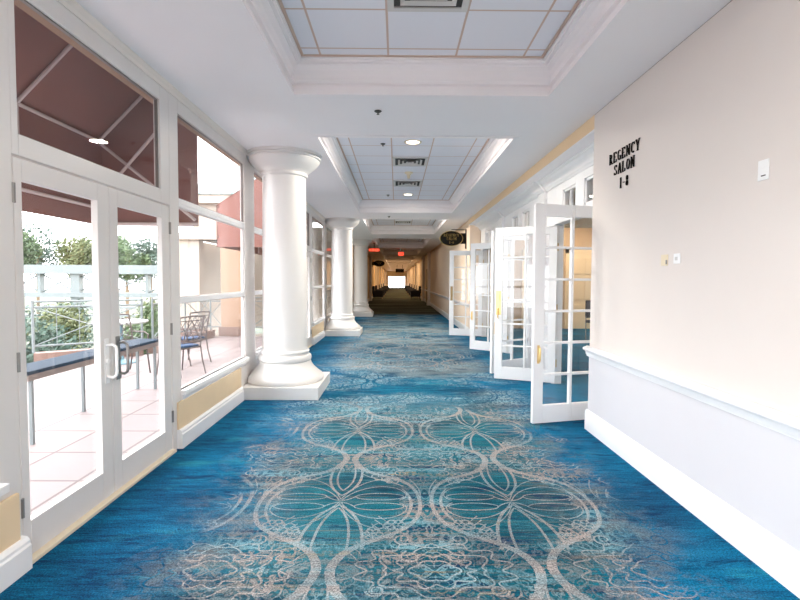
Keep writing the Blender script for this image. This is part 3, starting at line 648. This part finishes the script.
def glyph(mb, ch, put, w, h, depth):
    """put(u, v, d) -> xyz with u, v in metres on the face and d the height off it"""
    def poly(pts):
        n = len(pts)
        if n < 3: return
        mb.add([put(x*w, y*h, 0) for x, y in pts]+[put(x*w, y*h, depth) for x, y in pts], [(i, (i+1) % n, n+(i+1) % n, n+i) for i in range(n)]+[tuple(range(n-1, -1, -1)), tuple(range(n, 2*n))])
    asp = w/h
    for q in G[ch]:
        if q[0] == 'b':
            _, x0, y0, x1, y1, t = q; dx, dy = (x1-x0)*asp, y1-y0; l = math.hypot(dx, dy); nx, ny = -dy/l*t/2*.6, dx/l*t/2*.6
            poly([(x0+nx/asp, y0+ny), (x0-nx/asp, y0-ny), (x1-nx/asp, y1-ny), (x1+nx/asp, y1+ny)])
        elif q[0] == 's':
            _, x0, x1, y = q; t = .05; y0, y1 = (0, t) if y == 0 else ((1-t, 1) if y == 1 else (y-t, y)); poly([(x0, y0), (x1, y0), (x1, y1), (x0, y1)])
        else:
            _, cx, cy, rx, ry, a0, a1, t = q; n = 16
            for i in range(n):
                A = [math.radians(a0+(a1-a0)*k/n) for k in (i, i+1)]; P4 = []
                for k, a in enumerate(A):
                    tt = t*(.3+.7*abs(math.cos(a)))*.5
                    P4.append(((cx+(rx)*math.cos(a), cy+ry*math.sin(a)), (cx+(rx-tt/asp)*math.cos(a), cy+(ry-tt*.9)*math.sin(a))))
                poly([P4[0][0], P4[1][0], P4[1][1], P4[0][1]])
sg = thing('wall_lettering', (XR, 4.13, 2.25), 'raised black capital letters reading REGENCY SALON 1-8 on the cream wall', 'sign')
def row(text, y_left, y_right, z_bot, h):
    n = len(text); pitch = (y_left-y_right)/n
    for i, ch in enumerate(text):
        m = MB(); ya = y_left-pitch*i
        glyph(m, ch, lambda u, v, dd: (XR-.002-dd, ya-u-.08*pitch, z_bot+v), pitch*.84, h, .010)
        m.build('letter', M['letter'], sg)
row('REGENCY', 4.425, 3.865, 2.548, .092)
row('SALON', 4.33, 3.945, 2.432, .092)
row('1-8', 4.215, 4.045, 2.30, .092)

# ------------------------------------------------------------------ wall plates
def plate(y0, y1, z0, z1, m_, lab, kind_, extra):
    d = thing('wall_plate', (XR, (y0+y1)/2, (z0+z1)/2), lab, kind_)
    m = MB(); m.box(XR-.007, XR, y0, y1, z0, z1); m.build('cover', m_, d, bevel=.003)
    yc, zc = (y0+y1)/2, (z0+z1)/2
    if extra == 'thermostat':
        m = MB(); m.box(XR-.009, XR-.007, y0+.015, y1-.015, zc+.01, z1-.015); m.build('face', M['plate'], d)
        m = MB(); m.box(XR-.009, XR-.007, yc-.02, yc+.01, z0+.02, z0+.026); m.build('slot', M['dark'], d)
    elif extra == 'jack':
        m = MB(); m.box(XR-.012, XR-.007, yc-.012, yc+.012, zc-.012, zc+.012); m.build('socket', M['vent'], d)
    else:
        m = MB(); m.box(XR-.013, XR-.007, y0-.002, y0+.012, z0+.01, zc); m.build('tab', M['hinge'], d)
plate(2.52, 2.595, 2.035, 2.142, M['plate'], 'white rectangular control plate high on the cream wall', 'wall plate', 'thermostat')
plate(3.435, 3.52, 1.61, 1.69, M['plateb'], 'almond coloured square plate at mid height, left of a white one', 'wall plate', 'tab')
plate(3.285, 3.36, 1.62, 1.69, M['plate'], 'white square jack plate right of the almond one', 'wall plate', 'jack')

# ------------------------------------------------------------------ oval hanging signs
def oval(x_in, yc, zc, side, lab, rx=.36, rz=.235):
    """side +1: bracket on the right wall, sign reaches towards -x"""
    d = thing('hanging_sign', (x_in, yc, zc), lab, 'sign'); cx = x_in-side*(rx+.10)
    def ell(r, t, y0, y1, m_, nm, inner=None):
        m = MB(); n = 40
        vs = [(cx+r*math.cos(2*math.pi*k/n), y, zc+t*math.sin(2*math.pi*k/n)) for y in (y0, y1) for k in range(n)]
        m.add(vs, [(k, (k+1) % n, n+(k+1) % n, n+k) for k in range(n)]+[tuple(range(n)), tuple(range(2*n-1, n-1, -1))]); m.build(nm, m_, d)
    ell(rx, rz, yc-.02, yc+.02, M['gold'], 'rim'); ell(rx-.012, rz-.012, yc-.024, yc+.024, M['black'], 'face')
    m = MB(); x0, x1 = sorted((x_in, x_in-side*.035)); m.box(x0, x1, yc-.03, yc+.03, zc-.29, zc+.27); m.build('bracket_plate', M['black'], d)
    m = MB(); x0, x1 = sorted((x_in-side*.035, x_in-side*.17)); m.box(x0, x1, yc-.015, yc+.015, zc-.15, zc+.15)
    m.bar((x_in-side*.03, yc, zc+.25), (cx, yc, zc+.25), .01); m.build('bracket_arm', M['black'], d)
    for txt, zo, wd, hh in (('REGENCY', .055, .44, .075), ('SALON', -.045, .30, .075), ('1-8', -.145, .14, .07)):
        p = wd/len(txt)
        for i, ch in enumerate(txt):
            m = MB(); xa = cx-wd/2+p*i; glyph(m, ch, lambda u, v, dd: (xa+u+.05*p, yc-.0245-dd, zc+zo+v), p*.9, hh, .004); m.build('letter', M['gold'], d)
oval(XR2, 13.75, 2.68, 1, 'black oval projecting sign with gold lettering above the farthest French door', .33, .215)
oval(XL, 38.0, 2.78, -1, 'dark oval projecting sign far down the left wall of the dim hall', .45, .25)

# ------------------------------------------------------------------ exit signs
def exitsign(x, y, z, lab, w_=.34, h_=.2):
    d = thing('exit_sign', (x, y, z), lab, 'exit sign')
    m = MB(); m.box(x-w_/2, x+w_/2, y-.03, y+.03, z-h_/2, z+h_/2); m.build('housing', M['red'], d)
    m = MB(); m.bar((x, y, z+h_/2), (x, y, ZC), .02); m.box(x-.06, x+.06, y-.03, y+.03, ZC-.02, ZC); m.build('stem', M['dark'], d)
    F = {'E': G['E'], 'X': [('b', .1, 0, .9, 1, .2), ('b', .1, 1, .9, 0, .2)], 'I': [('b', .5, 0, .5, 1, .2)], 'T': [('b', .5, 0, .5, 1, .2), ('b', .05, .93, .95, .93, .14)]}
    G.update(F)
    p = w_*.8/4
    for i, ch in enumerate('EXIT'):
        m = MB(); xa = x-w_*.4+p*i; glyph(m, ch, lambda u, v, dd: (xa+u+.08*p, y-.031-dd, z-h_*.3+v), p*.85, h_*.6, .004); m.build('letter', M['plate'], d)
exitsign(.23, 25.2, 2.85, 'small glowing red EXIT sign hanging at the middle of the dim hall', .28, .18)
exitsign(-1.0, 21.5, 2.82, 'glowing red EXIT sign at the left by the third column', .46, .11)
d = thing('notice_board', (.35, 52.85, 2.5), 'dark rectangular sign hanging far along the hall ceiling', 'sign')
m = MB(); m.box(-.1, .8, 52.82, 52.88, 2.3, 2.7); m.build('board', M['black'], d)
for x in (.05, .65): m = MB(); m.bar((x, 52.85, 2.69), (x, 52.85, ZC+.01), .015); m.build('hanger', M['black'], d)

# ------------------------------------------------------------------ far hall furniture and pilasters
def armchair(x, y, rz, lab):
    d = thing('armchair', (x, y, 0), lab, 'armchair', 'dark armchairs along the far hall', rz=rz, world=False)
    m = MB(); m.box(-.42, .42, -.40, .40, .14, .46); m.build('seat', M['uphol'], d, bevel=.04)
    m = MB(); m.box(-.42, .42, .28, .44, .40, 1.0); m.build('backrest', M['uphol'], d, bevel=.05)
    for s in (-1, 1): m = MB(); m.box(s*.32, s*.46, -.40, .40, .3, .66); m.build('arm', M['uphol'], d, bevel=.04)
    for sx in (-.36, .36):
        for sy in (-.34, .34): m = MB(); m.bar((sx, sy, 0), (sx, sy, .15), .03); m.build('leg', M['trunk'], d)
R90 = math.pi/2
k = 0
for y in (41, 46, 52, 60, 70):
    nm = ['nearest', 'second nearest', 'third', 'fourth', 'farthest'][k]
    armchair(1.53, y-2, -R90, '%s dark armchair against the right wall of the far hall' % nm); armchair(-1.45, y-3, R90, '%s dark armchair against the left wall of the far hall' % nm); k += 1
k = 0
for y in (28.5, 34.5, 43.5, 48.5, 56, 64, 74, 84):
    for s, x in ((1, XR2), (-1, XL)):
        m = MB(); m.box(x, x-s*.14, y-.35, y+.35, 0, ZC); m.box(x, x-s*.17, y-.38, y+.38, 0, .2); m.box(x, x-s*.17, y-.38, y+.38, ZC-.18, ZC)
        k += 1; tag(m.build('trim_%d' % (60+k), M['wall']), 'cream pilaster %s on the %s wall of the far hall' % (['first', 'second', 'third', 'fourth', 'fifth', 'sixth', 'seventh', 'eighth'][(k-1)//2], 'right' if s > 0 else 'left'), 'pilaster', kind='structure')
d = thing('door_19', (XR2, 31.5, 0), 'dim closed brown door in the right wall of the far hall', 'door', kind='structure')
m = MB(); m.box(XR2-.03, XR2, 31.0, 32.0, 0, 2.2); m.build('leaf', mat('brown_door', (.25, .17, .10), .5), d, bevel=.005)
m = MB(); m.bar((XR2-.03, 31.1, 1.0), (XR2-.09, 31.1, 1.0), .03, 12); m.build('knob', M['brass'], d)

# ------------------------------------------------------------------ terrace
def tilefloor():
    m = mat('terrace_tiles', (.74, .55, .50), .6); nt = m.node_tree; N = nt.nodes; b = N['Principled BSDF']
    tc = N.new('ShaderNodeTexCoord'); mp = N.new('ShaderNodeMapping'); br = N.new('ShaderNodeTexBrick')
    mp.inputs['Rotation'].default_value = (0, 0, math.radians(0))
    nt.links.new(tc.outputs['Object'], mp.inputs[0]); nt.links.new(mp.outputs[0], br.inputs[0])
    br.offset = 0; br.inputs['Scale'].default_value = 1; br.inputs['Brick Width'].default_value = .6; br.inputs['Row Height'].default_value = .6; br.inputs['Mortar Size'].default_value = .012
    br.inputs['Color1'].default_value = (.27, .215, .21, 1); br.inputs['Color2'].default_value = (.245, .195, .19, 1); br.inputs['Mortar'].default_value = (.13, .09, .085, 1)
    nt.links.new(br.outputs[0], b.inputs['Base Color']); return m
EDGE = [(-16, 4.2), (-6.6, 8.55), (-5.0, 9.75), (-4.9, 12.85)]
te = MB(); n0 = [(-2.07, -9), (-16, -9)]+EDGE+[(-2.07, 12.85)]
nn = len(n0); te.add([(x, y, -.03) for x, y in n0]+[(x, y, -.4) for x, y in n0], [tuple(range(nn)), tuple(range(2*nn-1, nn-1, -1))]+[(i, (i+1) % nn, nn+(i+1) % nn, nn+i) for i in range(nn)])
tag(te.build('terrace', tilefloor()), 'sunlit pinkish square tiled terrace outside the glass doors', 'terrace', kind='structure')
gr = MB(); gr.add([(-150, -60, -3.2), (-2.3, -60, -3.2), (-2.3, 200, -3.2), (-150, 200, -3.2)], [(0, 1, 2, 3)]); tag(gr.build('ground', M['grass']), 'green lawn below the terrace', 'lawn', kind='structure')
def along(p, q, n): return [(p[0]+(q[0]-p[0])*i/n, p[1]+(q[1]-p[1])*i/n) for i in range(n+1)]
for si, (p, q) in enumerate(zip(EDGE[:-1], EDGE[1:])):
    L_ = math.dist(p, q); e_ = .13/L_; p, q = (p[0]+(q[0]-p[0])*e_, p[1]+(q[1]-p[1])*e_), (q[0]+(p[0]-q[0])*e_, q[1]+(p[1]-q[1])*e_); L_ -= .26; npn = max(1, round(L_/1.25))
    if si == 0: lab = 'white metal terrace railing with X bracing, left stretch seen through the doors'
    elif si == 1: lab = 'short angled stretch of white terrace railing behind the patio table'
    else: lab = 'white terrace railing running toward the pale building'
    d = thing('railing', (*p, 0), lab, 'railing', 'terrace railings')
    c = MB(); dx, dy = (q[0]-p[0])/L_, (q[1]-p[1])/L_; nx, ny = dy*.12, -dx*.12
    c.add([(p[0]-nx, p[1]-ny, -.03), (p[0]+nx, p[1]+ny, -.03), (q[0]+nx, q[1]+ny, -.03), (q[0]-nx, q[1]-ny, -.03), (p[0]-nx, p[1]-ny, .16), (p[0]+nx, p[1]+ny, .16), (q[0]+nx, q[1]+ny, .16), (q[0]-nx, q[1]-ny, .16)],
          [(0, 1, 2, 3), (4, 5, 6, 7), (0, 1, 5, 4), (1, 2, 6, 5), (2, 3, 7, 6), (3, 0, 4, 7)]); c.build('curb', M['curb'], d)
    m = MB()
    for z in (.28, .98, 1.08): m.bar((*p, z), (*q, z), .018, 6)
    m.build('rail', M['rail'], d)
    pts = along(p, q, npn)
    for a in pts: m = MB(); m.bar((*a, .16), (*a, 1.1), .024, 6); m.build('post', M['rail'], d)
    for a, b_ in zip(pts[:-1], pts[1:]):
        m = MB(); m.bar((*a, .28), (*b_, .98), .010, 5); m.bar((*b_, .28), (*a, .98), .010, 5)
        c_ = ((a[0]+b_[0])/2, (a[1]+b_[1])/2)
        for t in (.2, .4, .6, .8): s_ = (a[0]+(b_[0]-a[0])*t, a[1]+(b_[1]-a[1])*t); m.bar((*s_, .28), (*s_, .98), .007, 5)
        m.build('brace_panel', M['rail'], d)
# pale footbridge beyond
fb = thing('footbridge', (-20, 30, -3.2), 'pale blue-white covered footbridge crossing beyond the terrace railing', 'bridge')
m = MB(); m.box(-45, -11, 29.6, 30.4, 1.78, 2.32); m.build('beam', M['rail'], fb)
m = MB(); m.box(-45, -11, 29.6, 30.4, .35, .62); m.box(-45, -11, 29.7, 30.3, -.35, -.25); m.box(-45, -11, 29.7, 30.3, -.85, -.75); m.build('deck', M['rail'], fb)
for i, x in enumerate([-44+2.2*j for j in range(16)]):
    m = MB(); r = .28 if i % 4 == 3 else .09
    m.box(x-r, x+r, 29.8, 30.2, -3.2 if i % 4 == 3 else .6, 1.78); m.build('post', M['rail'], fb)
    if i < 15: m = MB(); m.bar((x, 30, .62), (x+2.2, 30, 1.78), .05, 5); m.bar((x+2.2, 30, .62), (x, 30, 1.78), .05, 5); m.build('brace', M['rail'], fb)

# ------------------------------------------------------------------ awnings
def awning(y0, y1, lab, zt=3.95, zo=2.93):
    a = thing('awning', (-2.08, (y0+y1)/2, 2.05), lab, 'awning', 'brown awnings over the terrace doors')
    xi, xo, zb = -2.075, -3.08, 2.05; t = .012
    m = MB()
    m.prism([(xi, zt), (xo, zo), (xo, zb), (xo+t, zb), (xo+t, zo-.006), (xi, zt-.02)], lambda p, s: (p[0], s, p[1]), y0, y1)
    for y in (y0, y1-t): m.prism([(xi, zt-.01), (xo, zo-.006), (xo, zb), (xi, zb)], lambda p, s: (p[0], s, p[1]), y, y+t)
    m.build('canopy', M['awn'], a)
    r = .016
    ys = [y0+.04, y1-2.22, y1-1.15, y1-.08]
    for y in ys: m = MB(); m.bar((xi+.01, y, zt-.05), (xo+.03, y, zo-.03), r, 7); m.build('rafter', M['tube'], a)
    m = MB()
    for (x, z) in ((xo+.03, zo-.03), (xo+.03, zb+.17)): m.bar((x, y0, z), (x, y1, z), r, 7)
    m.build('purlin', M['tube'], a)
    for y in (ys[1], ys[2]): m = MB(); m.bar((xo+.03, y, zb+.02), (xo+.03, y, zo-.03), r, 7); m.build('strut', M['tube'], a)
    m = MB(); m.bar((xi+.01, y1-.04, zb+.02), (xo+.03, y1-.04, zb+.02), r, 7); m.bar((xi+.01, y1-.11, zb+.05), (xo+.05, y1-.11, zo-.05), r, 7); m.bar((xi+.01, y1-.14, zt-.55), (xo+.05, y1-.14, zb+.25), r, 7); m.bar((xi+.01, y0+.06, zb+.02), (xo+.03, y0+.06, zb+.02), r, 7); m.build('side_brace', M['tube'], a)
awning(1.51, 5.09, 'brown canvas awning on a pale tube frame over the nearest terrace doors')
awning(8.30, 11.85, 'brown canvas awning over the second terrace doors, beyond the first column', 3.42, 2.76)
awning(1.51-P, 5.09-P, 'brown canvas awning over the terrace doors behind the viewpoint')
# exterior wall upstand above the windows
m = MB(); m.box(XL-.13, XL-.055, -7, 20.4, 2.97, 3.62); m.box(XL-.13, XL-.055, -7, 20.4, -.4, -.01); tag(m.build('wall_left_outside', M['stuccop']), 'peach stucco band above the windows on the terrace side', 'wall', kind='structure')

# ------------------------------------------------------------------ terrace furniture
def patio_chair():
    d = thing('patio_chair', (0, 0, -.03), '', 'chair', 'patio chairs', world=False)
    m = MB(); m.box(-.22, .22, -.22, .22, .42, .44)
    m.build('seat', M['chair'], d, bevel=.008)
    m = MB(); m.box(-.20, .20, -.20, .20, .44, .475); m.build('cushion', M['cushion'], d, bevel=.015)
    for s in (-1, 1):
        m = MB(); m.path([(s*.22, -.21, .43), (s*.225, -.23, .25), (s*.235, -.27, 0)], .013, 6); m.build('leg', M['chair'], d)
        m = MB(); m.path([(s*.22, .21, .43), (s*.225, .24, .22), (s*.23, .31, 0)], .013, 6); m.build('leg', M['chair'], d)
        m = MB(); m.path([(s*.22, -.20, .43), (s*.25, -.21, .62), (s*.25, -.10, .66), (s*.24, .14, .65), (s*.22, .22, .66)], .012, 6); m.build('arm', M['chair'], d)
    m = MB()
    for s in (-1, 1): m.path([(s*.22, .20, .43), (s*.22, .23, .66), (s*.22, .30, .93)], .013, 6)
    m.path([(-.22, .30, .93), (0, .31, .945), (.22, .30, .93)], .013, 6); m.path([(-.22, .29, .87), (.22, .29, .87)], .008, 6); m.path([(-.22, .22, .52), (.22, .22, .52)], .009, 6)
    m.build('back_frame', M['chair'], d)
    m = MB()
    for i in range(-2, 4):
        for s in (-1, 1):
            x0 = -.22+.11*i; x1 = x0+.22
            def P_(x, s=s):
                return x
            t0 = max(0, (-.22-x0)/(x1-x0)); t1 = min(1, (.22-x0)/(x1-x0))
            if t1 <= t0: continue
            a = (s*(x0+(x1-x0)*t0), .22+.07*t0, .52+.35*t0); b_ = (s*(x0+(x1-x0)*t1), .22+.07*t1, .52+.35*t1); m.bar(a, b_, .006, 5)
    m.build('lattice', M['chair'], d)
    return d
pc = patio_chair(); pcs = [pc, copy_tree(pc), copy_tree(pc)]
for o, (x, y, rz, lab) in zip(pcs, ((-3.47, 7.73, -2.07, 'dark metal lattice-back patio chair with blue cushion, nearest through the side window'),
                                     (-3.78, 8.75, -2.0, 'dark metal lattice-back patio chair half hidden behind the nearest one'),
                                     (-4.35, 7.75, 1.01, 'dark metal patio chair beside the round table, seen through the right door leaf'))):
    o.location = (x, y, -.03); o.rotation_euler.z = rz; o['label'] = lab
d = thing('patio_table', (-5.0, 8.75, -.03), 'small round pale patio table on a blue-grey pedestal', 'table', world=True)
m = MB(); m.lathe(-5.0, 8.75, [(0, .70), (.44, .70), (.45, .71), (.45, .725), (.44, .735), (0, .735)], 36); m.build('tabletop', M['tabletop'], d)
m = MB(); m.lathe(-5.0, 8.75, [(0, -.03), (.26, -.03), (.26, -.01), (.05, .03), (.035, .1), (.035, .66), (.12, .70), (0, .70)], 24); m.build('pedestal', mat('table_base', (.15, .28, .33), .5), d)
d = thing('reflection_strip', (-3.47, 5.5, -.03), 'made-up long narrow table standing in for the dark blue reflection in the glass doors', 'table')  # table shape added in place of the carpet's reflection in the glass
m = MB(); m.box(-3.64, -3.30, 4.3, 6.76, .625, .66); m.build('top', M['nav'], d, bevel=.006)
m = MB(); m.box(-3.62, -3.32, 4.34, 6.72, .565, .625); m.build('apron', M['apron'], d)
for x in (-3.6, -3.36):
    for y in (4.4, 5.5, 6.66): m = MB(); m.box(x, x+.03, y-.015, y+.015, -.03, .565); m.build('leg', M['rail'], d)

# ------------------------------------------------------------------ pale building wing
b = thing('building_wing', (-4, 14, -.4), 'pale stucco building wing with columns and light green seamed roof across the terrace', 'building')
Y0, Y1 = 13.0, 19.0
m = MB(); m.box(-6.1, -5.45, Y0, Y0+.3, -.4, 2.6); panel(m, 'y', Y0, Y0+.3, -5.45, -2.3, -.4, 3.55, [(-5.30, -4.72, .0, 2.55), (-3.95, -2.9, .0, 2.4)]); m.build('wall', M['stucco'], b)
m = MB(); m.box(-4.70, -4.08, Y0-.07, Y0, -.03, 2.5); m.build('pier', M['stuccop'], b)
m = MB(); m.box(-4.76, -4.02, Y0-.11, Y0-.07, -.03, .22); m.box(-6.1, -5.3, Y0-.06, Y0, -.03, .16); m.build('plinth_band', M['curb'], b)
m = MB(); m.box(-6.25, -2.3, Y0-.12, Y0+.3, 2.55, 2.72); m.box(-5.55, -2.3, Y0-.2, Y0+.4, 3.5, 3.72); m.build('cornice', M['stucco'], b)
m = MB(); m.box(-6.1, -5.8, Y0+.3, Y1, -.4, 2.6); m.box(-5.45, -5.2, Y0+.3, Y1, 2.55, 3.5); m.box(-6.1, -2.3, Y1-.3, Y1, -.4, 3.5); m.build('side_wall', M['stucco'], b)
m = MB(); ev = 3.72; m.add([(-5.7, Y0-.25, ev), (-2.3, Y0-.25, ev), (-2.3, Y1, ev), (-5.7, Y1, ev), (-3.4, Y0+2.2, ev+2.1), (-2.3, Y0+2.2, ev+2.1)], [(0, 1, 5, 4), (0, 4, 3), (4, 5, 2, 3), (0, 3, 2, 1), (1, 2, 5)]); m.build('roof', M['roof'], b)
m = MB()
for i in range(12):
    x = -5.45+i*.28; t = min(1, (x+5.7)/2.3); m.bar((x, Y0-.25, ev+.01), (x, Y0-.25+2.45*t, ev+.01+2.1*t), .018, 5)
m.build('roof_seam', M['roof'], b)
m = MB()
for (x0, x1) in ((-5.3, -4.72), (-3.95, -2.9)):
    for z in (.2, .9, 1.0): m.bar((x0, Y0+.1, z), (x1, Y0+.1, z), .015, 5)
    m.bar((x0, Y0+.1, .2), (x1, Y0+.1, .9), .01, 5); m.bar((x1, Y0+.1, .2), (x0, Y0+.1, .9), .01, 5)
m.build('balustrade', M['rail'], b)

# ------------------------------------------------------------------ trees and shrubs
def tree(x, y, z0, h_, r, m_, lab, n=3600, leaf=.2, name='tree', grp='trees beyond the terrace', trunk=True):
    t = thing(name, (x, y, z0), lab, 'tree' if name == 'tree' else 'shrub', grp)
    cl = [(x+random.uniform(-.6, .6)*r, y+random.uniform(-.5, .5)*r, z0+h_-r*.9+random.uniform(-.6, .55)*r, r*random.uniform(.35, .6)) for _ in range(11)]
    m = MB()
    for i in range(n):
        c = random.choice(cl); v = Vector((random.gauss(0, 1), random.gauss(0, 1), random.gauss(0, 1))).normalized()*c[3]*random.uniform(.45, 1.08)
        p = Vector(c[:3])+v; a = Vector((random.gauss(0, 1), random.gauss(0, 1), random.gauss(0, 1))).normalized(); u = a.orthogonal().normalized(); w_ = a.cross(u)
        s = leaf*random.uniform(.6, 1.2); m.add([p-u*s, p-w_*s*.5, p+u*s, p+w_*s*.5], [(0, 1, 2, 3)])
    m.build('crown', m_, t)
    if trunk:
        m = MB(); top = z0+h_-r; m.path([(x, y, z0), (x+.1, y, z0+(top-z0)*.5), (x, y, top)], .16, 8)
        for q in cl[:5]: m.bar((x, y, top-.3), q[:3], .07, 6, .02)
        m.build('trunk', M['trunk'], t)
TR = [(-37.2, 48, 9.3, 2.2, 'leafa', 'mid green round tree over the footbridge at the left edge of the nearest door leaf'), (-32.0, 48.5, 8.6, 2.1, 'leafc', 'yellow-green tree over the footbridge, second from the left'),
      (-43, 58, 10.9, 2.9, 'leafb', 'blue-green tree, tallest behind the others, left of the middle'), (-35.8, 58, 9.8, 2.7, 'leafa', 'green tree behind the yellow-green one over the footbridge'),
      (-26.8, 48, 8.4, 2.1, 'leafa', 'green tree seen through the right door leaf'), (-30.0, 59, 9.6, 2.6, 'leafb', 'bluish tree behind the green one in the right door leaf'),
      (-22.5, 50, 8.2, 2.0, 'leafc', 'pale yellow-green tree at the right edge of the right door leaf'), (-15.5, 42, 7.2, 1.9, 'leafb', 'slim tree behind the building wing'),
      (-49, 57, 10.5, 2.6, 'leafc', 'yellow-green tree at the far left behind the door frame'), (-40, 68, 11.0, 3.0, 'leafa', 'distant green tree between the taller ones')]
for (x, y, h_, r, k_, lab) in TR: tree(x, y, -3.2, h_, r, M[k_], lab)
SH = [(-17.5, 12, 3.9, 1.3, 'leafc', 'yellow-green shrub below the railing at the left'), (-13.6, 12.6, 3.8, 1.25, 'leafa', 'round green shrub behind the railing, second from left'),
      (-12.5, 17, 3.9, 1.5, 'leafc', 'large yellow-green shrub behind the railing bracing'), (-9.8, 13.2, 3.7, 1.15, 'leafb', 'blue-green shrub just outside the railing'),
      (-8.6, 17.2, 3.9, 1.3, 'leafa', 'green shrub seen through the right door leaf'), (-20, 19, 4.2, 1.9, 'leafa', 'broad green shrub at the far left below the footbridge'),
      (-15.8, 23, 3.8, 1.7, 'leafb', 'dark bluish shrub in front of the footbridge deck'), (-10.8, 22.5, 3.9, 1.6, 'leafc', 'yellow-green shrub between the footbridge and the pale building')]
for (x, y, h_, r, k_, lab) in SH: tree(x, y, -3.2, h_, r, M[k_], lab, 2600, .09, 'shrub', 'shrubs below the terrace', False)
tree(-6.4, 20.5, -3.2, 6.0, 1.5, M['leafa'], 'green tree seen through the opening of the pale building', 800, .14)

for o in EMPT:
    if '_o' in o: del o['_o']
